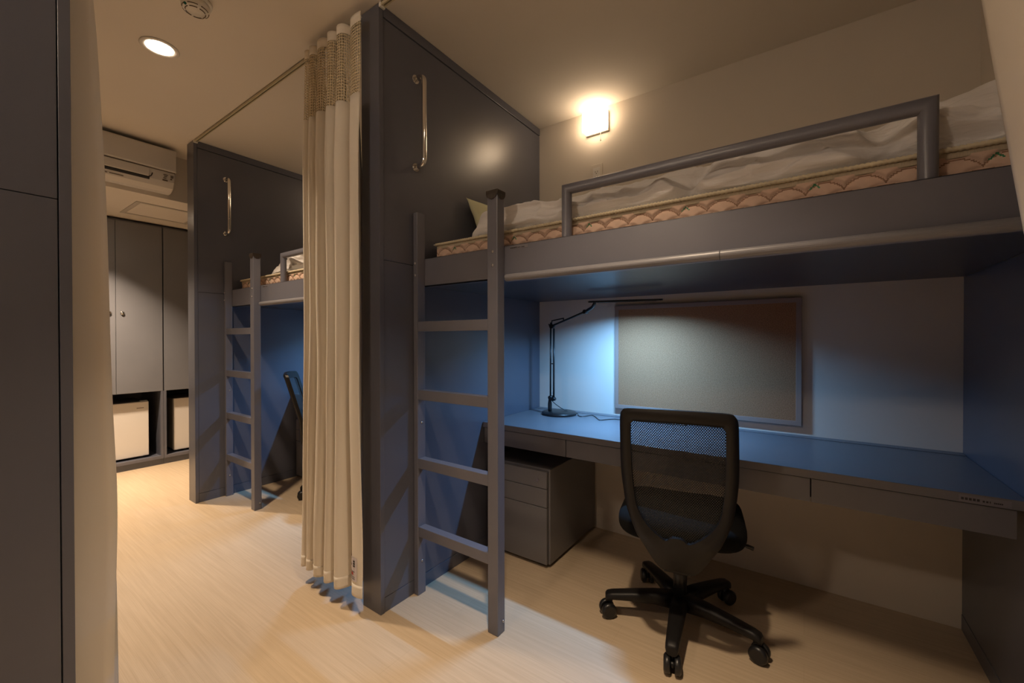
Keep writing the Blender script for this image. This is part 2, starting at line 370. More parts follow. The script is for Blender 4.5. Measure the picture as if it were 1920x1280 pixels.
# ------------------------------------------------------------------ loft bed with ladder
YR = 1.325                        # rail front face
ZRT, ZRB = 1.5255, 1.400
def stick_marks(mb, x, y, z, sc, dy):
    cx = x
    for i, (wd, hg, gp) in enumerate([(1, 1, .35)] * 5 + [(0.75, .7, .4), (0.75, .7, .4), (0.35, .8, .9)] + [(.5, .6, .12)] * 5):
        if i == 5: cx += 0.5 * sc
        mb.box(cx, cx + wd * sc * .8, y - dy, y, z, z + hg * sc); cx += (wd * .8 + gp) * sc
    return mb
def loft_bed(label, xr=XR):
    t = thing('loft_bed', label, 'loft bed', (-0.47, YR, 0), 'grey steel loft beds')
    x0, x1 = XA + 0.001, xr - 0.001
    MB().box(x0, x1, YR, YR + 0.022, ZRB, ZRT).box(x0, x1, YR, YR + 0.045, ZRB, ZRB + 0.004).box(x0, x1, YR, YR + 0.03, ZRT - 0.003, ZRT).build('side_rail', M['steel'], t, bevel=0.001)
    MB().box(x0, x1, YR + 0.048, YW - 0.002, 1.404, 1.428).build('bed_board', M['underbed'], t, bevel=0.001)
    # rounded step tube along the lower edge, two lengths with a joint
    for a, b in ((-0.957, -0.1995), (-0.1985, x1)):
        pts = [(YR - 0.0005, 1.383), (YR - 0.0005, 1.4125)] + [(YR - 0.006 - 0.015 * sin(q), 1.398 + 0.0145 * cos(q)) for q in [pi * i / 10 for i in range(0, 11)]]
        MB().prism(pts, 'x', a, b, smooth=False).build('edge_tube', M['steel_light'], t, bevel=0.0008)
    # guard rail
    r = 0.0185; yg = YR + 0.022; gl, gr, zt = -0.7065, 0.232, 1.700
    g = MB()
    n = 20
    def ring(fn):
        b = len(g.v)
        for k in range(n):
            a = 2 * pi * k / n; g.v.append(fn(cos(a) * r, sin(a) * r))
        return b
    # posts and bar mitred at 45 degrees, ring by ring
    R = [ring(lambda p, q: (gl + p, yg + q, ZRT)), ring(lambda p, q: (gl + p, yg + q, zt - 0.0 + p * -1 * -1)),
         ring(lambda p, q: (gr + p, yg + q, zt - p)), ring(lambda p, q: (gr + p, yg + q, ZRT))]
    # the first mitre: outer corner up-left
    for k in range(n):
        a = 2 * pi * k / n; p, q = cos(a) * r, sin(a) * r
        g.v[R[1] + k] = (gl + p, yg + q, zt - p)
        g.v[R[2] + k] = (gr - p, yg + q, zt - p)
        g.v[R[3] + k] = (gr - p, yg + q, ZRT)
    for A_, B_ in zip(R, R[1:]):
        for k in range(n):
            k2 = (k + 1) % n; g.face([A_ + k, A_ + k2, B_ + k2, B_ + k], True)
    g.face([R[0] + k for k in range(n)]); g.face([R[3] + k for k in range(n)])
    go = g.build('guard_rail', M['steel'], t)
    es = go.modifiers.new('split', 'EDGE_SPLIT'); es.split_angle = radians(50)
    lb = MB().box(-0.945, -0.86, YR - 0.0006, YR, 1.508, 1.5225).build('maker_label', M['sticker'], t)
    stick_marks(MB(), -0.942, YR - 0.0006, 1.5105, 0.0055, 0.0004).build('label_print', M['ink'], lb)
    # ladder
    ld = bpy.data.objects.new('ladder', None); C.objects.link(ld); ld.parent = t; ld.location = (-1.21 + 0.47, 1.278 - YR, 0)
    yp0, yp1 = 1.278, YR - 0.0005
    a = MB().box(XA + 0.0005, -1.4215, yp0, yp1, 0, 1.728).build('ladder_post', M['steel'], ld, bevel=0.0025)
    b = MB().box(-1.021, -0.971, yp0, yp1, 0, 1.722).build('ladder_post', M['steel'], ld, bevel=0.003)
    for i, (zb, zt2) in enumerate(((1.193, 1.237), (0.886, 0.930), (0.577, 0.621), (0.268, 0.312))):
        MB().box(-1.4215, -1.021, yp0 + 0.003, yp1 - 0.003, zb, zt2).build('rung', M['steel'], ld, bevel=0.0015)
    for c_, kw in [((-0.994, yp0, z), dict(sy=0.7)) for z in (1.5, 1.446)] + [((-1.4365, yp0, z), dict(sy=0.7)) for z in (1.5, 1.446)] + [((-1.4215, 1.303, z), dict(sx=0.7)) for z in (0.78, 0.15)] + [((-0.9705, 1.312, 0.045), {})]:
        MB().ball(c_, 0.0058, 12, 6, **kw).build('bolt', M['bolt'], ld)
    # dark plastic cap with scalloped flaps on the near post
    cp = MB(); xa, xb, ya, yb = -1.0245, -0.9675, yp0 - 0.0035, yp1 + 0.0035
    top = 1.738
    cp.box(xa, xb, ya, yb, 1.7225, top)
    for face in range(4):
        m = 8
        for i in range(m):
            u0, u1 = i / m, (i + 1) / m
            def dz(u): return 1.7225 - 0.020 * (sin(pi * min(1, max(0, u))) ** 0.7)
            if face in (0, 1):
                yy = (ya, ya + 0.003) if face == 0 else (yb - 0.003, yb)
                px = lambda u: xa + (xb - xa) * u
                zz = min(dz(u0), dz(u1)) * 0.5 + max(dz(u0), dz(u1)) * 0.5
                cp.prism([(px(u0), 1.724), (px(u0), dz(u0)), (px(u1), dz(u1)), (px(u1), 1.724)], 'y', *yy)
            else:
                xx = (xa, xa + 0.003) if face == 2 else (xb - 0.003, xb)
                py = lambda u: ya + (yb - ya) * u
                cp.prism([(py(u0), 1.724), (py(u0), dz(u0)), (py(u1), dz(u1)), (py(u1), 1.724)], 'x', *xx)
    cp.build('post_cap', M['cap'], ld, bevel=0.001)
    return t
bed1 = loft_bed('grey steel loft bed with guard rail and ladder, above the lit pinboard')
XRF = XAL + PITCH
bed2 = loft_bed('grey steel loft bed farther along the aisle, half hidden behind the gathered curtain', XRF); bed2.location.x -= PITCH

# ------------------------------------------------------------------ mattress
YM = 1.372; ZMT = 1.602
def mattress(label):
    t = thing('mattress', label, 'mattress', (-0.46, 1.85, 1.4285), 'quilted mattresses on the loft beds')
    x0, x1, y1 = -1.405, 0.480, YW - 0.025
    P, hr, Rr, amp = 0.082, 0.030, 0.050, 0.0065
    def bulge(x, z):
        near = 9.0
        for k in range(-2, 6):
            zc = 1.428 + k * hr; off = 0.5 * (k % 2)
            i = round(x / P - off); cx = (i + off) * P
            d = math.hypot(x - cx, (z - zc) * 0.92) / Rr
            if d < 1: return amp * (1 - d ** 3) ** 0.5 * sstep(0, 0.22, near), min(1 - d, near)
            near = min(near, d - 1)
        return 0, 0
    z0, z1 = 1.4285, 1.581
    b = MB()
    nu, nv = 900, 44
    def front(u, v):
        x = x0 + (x1 - x0) * u; z = z0 + (z1 - z0) * v
        e = sstep(0, 0.012, u) * sstep(0, 0.012, 1 - u)
        return (x, YM + 0.012 - bulge(x, z)[0] * e, z)
    b.grid(front, nu, nv)
    # green leaf stitching in the notches of the upper row
    base = 0
    for j in range(nv):
        for i in range(nu):
            x = x0 + (x1 - x0) * (i + .5) / nu; z = z0 + (z1 - z0) * (j + .5) / nv
            if bulge(x, z)[1] < 0.035: b.mi[base + j * nu + i] = 2
            q = round(x / (4 * P)) * 4 * P + P * 0.25
            if abs(z - 1.566) < 0.007 and abs(abs(x - q) - (1.573 - z) * 0.9) < 0.0022 and z > 1.561: b.mi[base + j * nu + i] = 1
    # remaining closed box behind the quilting
    n0 = len(b.v)
    b.box(x0, x1, YM + 0.012, y1, z0, z1)
    b.build('quilted_border', [M['quilt'], M['green'], M['stitch']], t, fixn=True)
    tp = MB().box(x0 + 0.004, x1 - 0.004, YM + 0.007, y1, 1.576, 1.5925).build('border_tape', M['tape'], t, bevel=0.003)
    # twisted cord piping
    c = MB(); n = 8; L = x1 - x0; seg = 760
    bidx = len(c.v)
    for i in range(seg + 1):
        x = x0 + L * i / seg
        for k in range(n):
            a = 2 * pi * k / n
            rr = 0.0062 + 0.0013 * cos(2 * (a - x * 2 * pi / 0.022))
            c.v.append((x, YM + 0.004 + rr * cos(a), 1.596 + rr * sin(a)))
    for i in range(seg):
        for k in range(n):
            k2 = (k + 1) % n; c.face([i * n + k, i * n + k2, (i + 1) * n + k2, (i + 1) * n + k], True)
    c.face([k for k in range(n)]); c.face([seg * n + k for k in range(n)])
    c.build('cord_piping', M['piping'], t)
    # top sheet with a flap past the head end
    s = MB()
    def topf(u, v):
        x = x0 - 0.022 + (x1 - x0 + 0.022) * u; y = YM + 0.012 + (y1 - YM - 0.014) * v
        return (x, y, 1.600 + 0.003 * noise.noise((x * 9, y * 9, 2)) + 0.012 * (1 - sstep(0, 0.03, u)) * (0.4 + 0.6 * sstep(0.0, 0.2, v)) * 0.3)
    s.grid(topf, 120, 40)
    o = s.build('top_sheet', M['sheet'], t); so = o.modifiers.new('thick', 'SOLIDIFY'); so.thickness = 0.004; so.offset = -1
    return t
mat1 = mattress('peach quilted mattress with cord piping on the near loft bed')
mat2 = dup(mat1, -PITCH, 'peach quilted mattress on the far loft bed, beyond the gathered curtain')

# ------------------------------------------------------------------ duvets
def duvet(label, seed, xa, xb, front_fn, top_fn, rump, dx):
    t_loc = ((xa + xb) / 2, 1.8, 1.605)
    m = MB(); nu, nv = 340, 110
    yb = 2.20
    def pt(u, v):
        x = xa + (xb - xa) * u
        endf = sqrt(max(0.0, 1 - (1 - min(1, u / 0.03)) ** 2)) * sqrt(max(0.0, 1 - (1 - min(1, (1 - u) / 0.03)) ** 2))
        yf = front_fn(x); hf, ht = top_fn(x)
        # section: bottom front -> bulging front hem -> rise to the crown -> back down
        pts = [(yf + 0.10, 0.0), (yf + 0.03, 0.000), (yf - 0.002, 0.026), (yf + 0.004, hf * 0.74), (yf + 0.040, hf), (yf + 0.15, hf + (ht - hf) * 0.38), (yf + 0.27, ht), (yf + 0.45, ht * 0.97), (yb - 0.05, ht * 0.6), (yb, 0.03), (yb - 0.05, 0.0)]
        s = v * (len(pts) - 1); i = min(int(s), len(pts) - 2); f = s - i
        p0 = pts[max(0, i - 1)]; p1 = pts[i]; p2 = pts[i + 1]; p3 = pts[min(i + 2, len(pts) - 1)]
        c = [0.5 * (2 * p1[k] + (p2[k] - p0[k]) * f + (2 * p0[k] - 5 * p1[k] + 4 * p2[k] - p3[k]) * f * f + (3 * p1[k] - p0[k] - 3 * p2[k] + p3[k]) * f ** 3) for k in (0, 1)]
        y, z = c
        free = sstep(0.0, 0.03, z)
        q = Vector((x * 2.3 + seed, y * 5.0, z * 9))
        wr = noise.noise(q) * 0.6 + noise.noise(q * 2.3) * 0.32
        fine = 0.0
        for k, fx_ in ((0, 3.6), (1, 8.0)):
            w_ = noise.noise(Vector((x * fx_ + 2 * y + seed * (k + 2), y * 7 + z * 12, 5.0 + k)))
            fine += (1 - min(1, abs(w_) * 3.2)) ** 1.5 * (0.5 if k == 0 else 0.30)
        st_ = noise.noise(Vector((x * 3.0 + seed, y * 34 + z * 60, 1.0)))
        hem = sstep(0.0, 0.06, v) * (1 - sstep(0.40, 0.62, v))
        z = z * endf + free * rump * (wr * 0.75 + (fine - 0.35) * 0.55 + 0.07 * st_) * endf
        y = y + rump * (0.7 * noise.noise(Vector((x * 4.5 + seed, 7.7, z * 12))) - 0.75 * (fine - 0.35) * hem - 0.18 * st_ * hem) * free
        xx = x + 0.012 * noise.noise(Vector((y * 6, z * 8, seed)))
        y = max(y, 1.373)
        return (xx + dx, y, 1.6045 + max(0.0, z))
    m.grid(pt, nu, nv)
    o = m.build('duvet', M['duvet'], None, (t_loc[0] + dx, t_loc[1], t_loc[2]))
    return tag(o, label, 'duvet', 'white duvets on the loft beds')
def f1(x):
    return 1.379 + 0.05 * (1 - sstep(-1.25, -0.95, x)) + 0.010 * sin(x * 5.0) + 0.045 * math.exp(-((x + 0.30) / 0.035) ** 2) + 0.060 * math.exp(-((x - 0.165) / 0.045) ** 2)
def t1(x):
    hf = 0.090 + 0.016 * sin(x * 6 + 1) - 0.045 * math.exp(-((x + 0.30) / 0.05) ** 2) + 0.020 * math.exp(-((x + 0.20) / 0.05) ** 2) - 0.03 * math.exp(-((x - 0.17) / 0.06) ** 2)
    ht = 0.145 + 0.035 * sstep(-1.1, -0.6, x) + 0.03 * sstep(-0.5, 0.2, x) + 0.025 * sstep(0.2, 0.45, x)
    return hf, ht
duvet('white cotton duvet laid along the near loft bed behind its guard rail', 3.1, -1.215, 0.47, f1, t1, 0.046, 0.0)
def f2(x): return 1.41 + 0.02 * sin(x * 9)
def t2(x): return 0.10 + 0.025 * sin(x * 8 + .5), 0.165 + 0.02 * sin(x * 5)
duvet('rumpled white duvet on the far loft bed, beside the gathered curtain', 9.4, -0.985, 0.40, f2, t2, 0.050, -PITCH)

# ------------------------------------------------------------------ pillow, leaning on the divider at the head end
def pillow(loc, dims, rot, label):
    m = MB(); nu = nv = 40
    def side(s):
        def fn(u, v):
            a, b = 2 * u - 1, 2 * v - 1
            e = (1 - abs(a) ** 2.6) ** 0.55 * (1 - abs(b) ** 2.6) ** 0.55 if abs(a) < 1 and abs(b) < 1 else 0
            pin = 1 - 0.10 * (1 - abs(a) ** 2) * abs(b) ** 6 - 0.0
            pin2 = 1 - 0.10 * (1 - abs(b) ** 2) * abs(a) ** 6
            wz = 0.012 * noise.noise((a * 2.2, b * 2.2, s)) * e
            return (a * dims[0] / 2 * pin2, b * dims[1] / 2 * pin, s * dims[2] / 2 * e + wz)
        return fn
    m.grid(side(1), nu, nv); m.grid(side(-1), nu, nv)
    o = m.build('pillow', M['pillow'], None, (0, 0, 0)); bm = bmesh.new(); bm.from_mesh(o.data)
    bmesh.ops.remove_doubles(bm, verts=bm.verts, dist=0.0005); bmesh.ops.recalc_face_normals(bm, faces=bm.faces); bm.to_mesh(o.data); bm.free()
    o.location = loc; o.rotation_euler = rot
    return tag(o, label, 'pillow')
pillow((-1.374, 1.90, 1.762), (0.265, 0.58, 0.10), (radians(0), radians(68), radians(0)), 'pale green pillow leaning on the near divider behind the white duvet')

# ------------------------------------------------------------------ desk
def desk(label, xr=XR):
    t = thing('desk', label, 'desk', (-0.47, YD, 0.58), 'grey desks under the loft beds')
    x0, x1 = XA + 0.001, xr - 0.001
    MB().box(x0, x1, YD, YW - 0.001, ZD - 0.0285, ZD).build('worktop', M['desk'], t, bevel=0.0015)
    MB().box(x0, x1, 2.323, YW - 0.0012, ZD + 0.0002, ZD + 0.0022).build('rear_strip', M['desk'], t, bevel=0.0005)
    for a, b in ((x0, -0.9440), (-0.9405, 0.0165), (0.0195, x1 - 0.019)):
        MB().box(a, b, YD + 0.012, YD + 0.030, 0.588, ZD - 0.0325).build('apron_panel', M['desk'], t, bevel=0.001)
    MB().box(x0, x1 - 0.02, YD + 0.030, YD + 0.05, 0.60, ZD - 0.0285).build('support_bar', M['gap'], t)
    lb = MB().box(0.375, 0.480, YD - 0.0006, YD, ZD - 0.026, ZD - 0.006).build('maker_label', M['sticker'], t)
    stick_marks(MB(), 0.380, YD - 0.0006, ZD - 0.020, 0.0070, 0.0004).build('label_print', M['ink'], lb)
    return t
d1 = desk('long grey desk under the near loft bed with a black lamp on it')
d2 = desk('grey desk under the far loft bed, only its left corner in view', XRF); d2.location.x -= PITCH

# ------------------------------------------------------------------ drawer pedestal
def pedestal(label):
    t = thing('drawer_pedestal', label, 'drawer unit', (-1.25, 2.08, 0), 'drawer pedestals under the desks')
    x0, x1, y0, y1 = -1.436, -1.046, 1.814, 2.36
    MB().box(x0, x1, y0, y1, 0.018, 0.499).build('body', M['cabinet'], t, bevel=0.003)
    MB().box(x0 + 0.02, x1 - 0.02, y0 + 0.03, y1 - 0.02, 0, 0.018).build('base', M['gap'], t)
    MB().box(x0 + 0.010, x1 - 0.010, y0 - 0.003, y0, 0.022, 0.487).build('front_recess', M['gap'], t)
    for i, (a, b) in enumerate(((0.4035, 0.488), (0.309, 0.4005), (0.021, 0.306))):
        d = MB().box(x0 + 0.007, x1 - 0.011, y0 - 0.018, y0 - 0.003, a, b).build('drawer', M['cabinet'], t, bevel=0.0015)
        if i == 0:
            MB().cyl((-1.109, y0 - 0.018, 0.442), (-1.109, y0 - 0.0215, 0.442), 0.0075, 18).box(-1.1097, -1.1083, y0 - 0.0222, y0 - 0.0214, 0.438, 0.446).build('lock', M['bolt'], d)
    return t
p1 = pedestal('grey three drawer pedestal under the near desk, behind the ladder')
p2 = dup(p1, -PITCH, 'grey drawer pedestal under the far desk, next to the curtain')

# ------------------------------------------------------------------ pinboard
def board(label):
    t = thing('pinboard', label, 'pinboard', (-0.466, YW, 1.05), 'pinboards above the desks')
    x0, x1, z0, z1, w, yf = -0.919, -0.012, 0.750, 1.351, 0.022, YW - 0.022
    f = MB()
    for a in ((x0, x1, z0, z0 + w), (x0, x1, z1 - w, z1), (x0, x0 + w, z0 + w, z1 - w), (x1 - w, x1, z0 + w, z1 - w)):
        f.box(a[0], a[1], yf, YW - 0.0005, a[2], a[3])
    f.build('frame', M['pinframe'], t, bevel=0.001)
    MB().box(x0 + w, x1 - w, yf + 0.003, YW - 0.0005, z0 + w, z1 - w).build('woven_panel', M['pin'], t)
    return t
b1 = board('tan woven pinboard with grey frame on the wall above the near desk')

# ------------------------------------------------------------------ desk lamp
def desk_lamp(label):
    bx, by = -1.215, 2.215
    t = thing('desk_lamp', label, 'lamp', (bx, by, ZD), 'black desk lamps')
    z = ZD
    MB().lathe((bx, by, z + 0.0004), [(0.100, 0.0), (0.105, 0.003), (0.105, 0.011), (0.100, 0.016), (0.03, 0.018), (0.0, 0.018)], 48).build('base', M['black'], t)
    px, py = -1.268, 2.196
    MB().lathe((px, py, z), [(0.0105, 0.016), (0.012, 0.03), (0.0125, 0.06), (0.009, 0.085), (0.0085, 0.10)], 20).build('post', M['black'], t)
    j = MB(); j.cyl((px + 0.006, py - 0.014, z + 0.100), (px + 0.006, py + 0.014, z + 0.100), 0.012, 18).cyl((px + 0.026, py - 0.012, z + 0.092), (px + 0.026, py + 0.012, z + 0.092), 0.0115, 18)
    j.box(px + 0.0, px + 0.03, py - 0.006, py + 0.006, z + 0.085, z + 0.106)
    j.build('lower_joint', M['black'], t)
    J = Vector((-1.250, 2.196, 1.238))            # elbow
    a = MB()
    a.cyl((px + 0.004, py, z + 0.104), (J.x - 0.012, J.y, J.z - 0.008), 0.0050, 12)
    a.cyl((px + 0.027, py, z + 0.094), (J.x + 0.010, J.y, J.z - 0.016), 0.0055, 12)
    a.box(px + 0.006, px + 0.027, py - 0.002, py + 0.002, 1.005, 1.011)
    a.build('lower_arm', M['black'], t)
    e = MB(); e.cyl((J.x - 0.002, J.y - 0.014, J.z - 0.004), (J.x - 0.002, J.y + 0.014, J.z - 0.004), 0.013, 18).prism([(J.x - 0.026, J.z + 0.012), (J.x - 0.018, J.z - 0.006), (J.x + 0.012, J.z - 0.012), (J.x + 0.018, J.z), (J.x - 0.004, J.z + 0.006), (J.x - 0.006, J.z + 0.02), (J.x - 0.012, J.z + 0.02), (J.x - 0.013, J.z + 0.004)], 'y', J.y - 0.007, J.y + 0.007)
    e.build('elbow_joint', M['black'], t)
    E2 = Vector((-0.980, 2.085, 1.307))
    d = (E2 - J)
    u = MB(); u.cyl(J + d * 0.04, E2, 0.0058, 12)
    q = J + d * 0.36
    u.tube([J + Vector((-0.006, 0, 0.0)), J + Vector((-0.004, 0, 0.030)), q + Vector((0, 0, 0.016)), q], 0.0038, 10)
    u.build('upper_arm', M['black'], t)
    hz0, hz1 = 1.3545, 1.3455; hx0, hx1, hy = -0.935, -0.555, 2.03
    nk = hermite([E2, E2 + Vector((0.022, -0.012, 0.008)), (-0.925, 2.05, 1.326), (-0.905, hy, 1.340), (-0.90, hy, 1.351)], 6)
    MB().tube(nk, 0.0085, 12).cyl(E2 + Vector((-0.004, -0.012, 0)), E2 + Vector((0.006, 0.012, 0)), 0.011, 16).build('neck', M['black'], t)
    hd = MB(); n = 14; b = len(hd.v)
    prof = [(hx0, 0.010), (hx0 + 0.012, 0.020), (hx0 + 0.05, 0.025), (hx1 - 0.05, 0.0235), (hx1 - 0.01, 0.019), (hx1, 0.010)]
    for zt, up in ((0.0045, 1), (-0.0045, 0)):
        for x, w_ in prof:
            zz = hz0 + (hz1 - hz0) * (x - hx0) / (hx1 - hx0)
            hd.v += [(x, hy - w_, zz + zt), (x, hy + w_, zz + zt)]
    k = len(prof)
    for i in range(k - 1):
        a0 = b + 2 * i; c0 = b + 2 * k + 2 * i
        hd.face([a0, a0 + 1, a0 + 3, a0 + 2]); hd.face([c0, c0 + 2, c0 + 3, c0 + 1])
        hd.face([a0, a0 + 2, c0 + 2, c0]); hd.face([a0 + 1, c0 + 1, c0 + 3, a0 + 3])
    hd.face([b, b + 2 * k, b + 2 * k + 1, b + 1]); hd.face([b + 2 * k - 2, b + 2 * k - 1, b + 4 * k - 1, b + 4 * k - 2])
    def tilt(mb):
        c_, s_ = cos(radians(6)), sin(radians(6))
        out = []
        for x, y_, z_ in mb.v:
            za = hz0 + (hz1 - hz0) * (x - hx0) / (hx1 - hx0)
            dy, dz = y_ - hy, z_ - za; out.append((x, hy + dy * c_ - dz * s_, za + dy * s_ + dz * c_))
        mb.v = out
        return mb
    tilt(hd)
    head = hd.build('lamp_head', M['black'], t, bevel=0.0015)
    sk_ = MB()
    zc = lambda x: hz0 + (hz1 - hz0) * (x - hx0) / (hx1 - hx0) - 0.0045
    for sy in (-1, 1):
        y_a, y_b = sorted((hy + sy * 0.0165, hy + sy * 0.0195)); b = len(sk_.v)
        for x in (-0.88, -0.58):
            for y_ in (y_a, y_b):
                for z_ in (zc(x) - 0.0022, zc(x) + 0.001): sk_.v.append((x, y_, z_))
        for q in ((0, 1, 3, 2), (4, 6, 7, 5), (0, 4, 5, 1), (2, 3, 7, 6), (0, 2, 6, 4), (1, 5, 7, 3)): sk_.face([b + i for i in q])
    for x in (-0.882, -0.580): sk_.box(x, x + 0.002, hy - 0.0165, hy + 0.0165, zc(x) - 0.0022, zc(x) + 0.001)
    tilt(sk_).build('lens_shade', M['black'], head)
    st = MB(); sx0, sx1 = -0.86, -0.60
    zf = lambda x: hz0 + (hz1 - hz0) * (x - hx0) / (hx1 - hx0) - 0.0050
    st.v += [(sx0, hy - 0.014, zf(sx0)), (sx1, hy - 0.014, zf(sx1)), (sx1, hy + 0.014, zf(sx1)), (sx0, hy + 0.014, zf(sx0))]; st.face([3, 2, 1, 0])
    tilt(st).build('led_strip', M['led_on'], head, fixn=False)
    cord = hermite([(px + 0.012, py - 0.008, z + 0.088), (px + 0.035, py + 0.02, z + 0.055), (-1.19, 2.25, z + 0.021), (-1.12, 2.262, z + 0.008), (-1.09, 2.225, z + 0.003), (-1.06, 2.215, z + 0.003), (-1.03, 2.275, z + 0.004), (-1.0, 2.255, z + 0.003), (-0.955, 2.195, z + 0.003), (-0.93, 2.175, z + 0.003), (-0.89, 2.235, z + 0.003), (-0.85, 2.25, z + 0.003), (-0.70, 2.28, z + 0.003), (-0.5, 2.30, z + 0.003)], 8)
    MB().tube(cord, 0.0022, 8).build('power_cord', M['black'], t)
    return t
DESK_LAMP_W = 11.5
def desk_light(dx):
    L = bpy.data.lights.new('desk_lamp_light', 'AREA'); L.shape = 'RECTANGLE'; L.size = 0.26; L.size_y = 0.020
    L.energy = DESK_LAMP_W; L.color = (0.22, 0.53, 1.0); L.spread = radians(150)
    o = bpy.data.objects.new('desk_lamp_light', L); C.objects.link(o); o.location = (-0.73 + dx, 2.0306, 1.3440); o.rotation_euler = (radians(6), radians(1.36), 0)
l1 = desk_lamp('black articulated desk lamp standing on the near desk by the divider')
desk_light(0)
l2 = dup(l1, -PITCH, 'black desk lamp on the far desk, hidden behind the gathered curtain')
desk_light(-PITCH)

# ------------------------------------------------------------------ office chair
def office_chair(label, x, y, rz, base_rot=0):
    t = thing('office_chair', label, 'office chair', (0, 0, 0), 'black mesh office chairs')
    # five star base
    MB().lathe((0, 0, 0), [(0.0, 0.062), (0.030, 0.062), (0.040, 0.07), (0.042, 0.10), (0.034, 0.125), (0.0, 0.125)], 28).build('base_hub', M['chair_black'], t)
    for a_ in (-165, -93, -21, 51, 123):
        a = radians(a_ + base_rot); c, s = cos(a), sin(a)
        L = MB(); secs = [(0.028, 0.033, 0.062, 0.126), (0.10, 0.031, 0.074, 0.123), (0.19, 0.027, 0.078, 0.114), (0.27, 0.0235, 0.075, 0.105), (0.290, 0.0220, 0.066, 0.100), (0.297, 0.017, 0.064, 0.092)]
        for r, w, z0, z1 in secs:
            k = 10
            for i in range(k):
                q = 2 * pi * i / k
                cw = math.copysign(abs(cos(q)) ** 0.55, cos(q)) * w; cz = (z0 + z1) / 2 + math.copysign(abs(sin(q)) ** 0.55, sin(q)) * (z1 - z0) / 2
                L.v.append((r * c - cw * s, r * s + cw * c, cz))
        for j in range(len(secs) - 1):
            for i in range(10):
                i2 = (i + 1) % 10; L.face([j * 10 + i, j * 10 + i2, (j + 1) * 10 + i2, (j + 1) * 10 + i], True)
        L.face(list(range(10))[::-1]); L.face([50 + i for i in range(10)])
        lg = L.build('base_leg', M['chair_black'], t)
        w = MB(); cx, cy = 0.276 * c, 0.276 * s
        b = a + radians(70 + (a_ % 40)); ax = Vector((cos(b), sin(b), 0)); ctr = Vector((cx, cy, 0.031)) + Vector((sin(b), -cos(b), 0)) * 0.012
        for sd in (-1, 1):
            p0 = ctr + ax * sd * 0.007; p1 = ctr + ax * sd * 0.029
            w.tube([p0, p0 + ax * sd * 0.003, p1 - ax * sd * 0.006, p1], [0.027, 0.031, 0.031, 0.023], 24)
        w.cyl((cx, cy, 0.03), (cx, cy, 0.075), 0.008, 12); w.cyl(ctr - ax * 0.01, ctr + ax * 0.01, 0.011, 12)
        w.build('caster', M['black'], lg)
    MB().cyl((0, 0, 0.12), (0, 0, 0.26), 0.026, 24).cyl((0, 0, 0.26), (0, 0, 0.345), 0.016, 20).build('gas_lift', M['black'], t)
    MB().prism([(-0.10, 0.335), (0.12, 0.335), (0.12, 0.375), (-0.10, 0.375), (-0.16, 0.365), (-0.17, 0.34)], 'x', -0.075, 0.075).build('tilt_mechanism', M['chair_black'], t, bevel=0.008)
    MB().tube(hermite([(0.07, 0.03, 0.352), (0.17, 0.035, 0.352), (0.235, 0.04, 0.345), (0.265, 0.04, 0.338)], 5), [0.005] * 11 + [0.008] * 5, 10).build('height_lever', M['black'], t)
    # seat cushion: rounded slab, waterfall front
    s = MB(); nu, nv = 48, 22
    def seat(u, v):
        a = 2 * pi * u; f = v
        ph = pi * (v - 0.5)
        rr = abs(cos(ph)) ** 0.35; zz = math.copysign(abs(sin(ph)) ** 0.8, sin(ph))
        ex = 0.42
        cx = math.copysign(abs(cos(a)) ** ex, cos(a)) * 0.236 * rr; cy = math.copysign(abs(sin(a)) ** ex, sin(a)) * 0.225 * rr
        z = 0.425 + zz * 0.058 - 0.02 * sstep(0.12, 0.24, cy) - 0.008 * (1 - (cx / 0.24) ** 2) * (zz > 0)
        return (cx, cy + 0.050, z)
    s.grid(seat, nu, nv); s.build('seat', M['fabric_black'], t)
    # reclined, gently curved back
    def S(x, z, off=0.0):
        yb = -0.258 - 0.022 * sstep(0.40, 0.62, z) - 0.085 * max(0, z - 0.60) / 0.30 + 0.9 * x * x * sstep(0.36, 0.55, z)
        if z < 0.45: yb += 0.50 * (0.45 - z)
        return Vector((x, yb + off, z))
    outer = [(0, .300), (.050, .302), (.082, .330), (.118, .395), (.160, .470), (.191, .545), (.203, .62), (.208, .70), (.205, .80), (.201, .868), (.192, .889), (.170, .899), (.08, .903), (0, .904)]
    inner = [(0, .462), (.022, .459), (.042, .446), (.084, .470), (.122, .505), (.149, .550), (.161, .62), (.165, .70), (.164, .79), (.162, .840), (.157, .852), (.143, .858), (.07, .861), (0, .862)]
    outer = [(a * 0.91, c if c < 0.6 else 0.6 + (c - 0.6) * 1.075) for a, c in outer]; inner = [(a * 0.91, c if c < 0.6 else 0.6 + (c - 0.6) * 1.075) for a, c in inner]
    def loop(half):
        h = hermite([(p[0], p[1], 0) for p in half], 4)
        r = [(p.x, p.y) for p in h]
        return r + [(-x_, z_) for x_, z_ in r[-2:0:-1]]
    O, I = loop(outer), loop(inner); N = len(O); rad = 5
    fr = MB()
    layers = []
    for fb in (0, 1):
        for j in range(rad + 1):
            f = j / rad
            bulge_ = 0.010 * sin(pi * f) + 0.004
            for k in range(N):
                x_ = O[k][0] + (I[k][0] - O[k][0]) * f; z_ = O[k][1] + (I[k][1] - O[k][1]) * f
                p = S(x_, z_, -bulge_ - 0.006 if fb == 0 else 0.008)
                fr.v.append(tuple(p))
    lay = (rad + 1) * N
    for j in range(rad):
        for k in range(N):
            k2 = (k + 1) % N
            fr.face([j * N + k, j * N + k2, (j + 1) * N + k2, (j + 1) * N + k], True)
            fr.face([lay + j * N + k, lay + (j + 1) * N + k, lay + (j + 1) * N + k2, lay + j * N + k2], True)
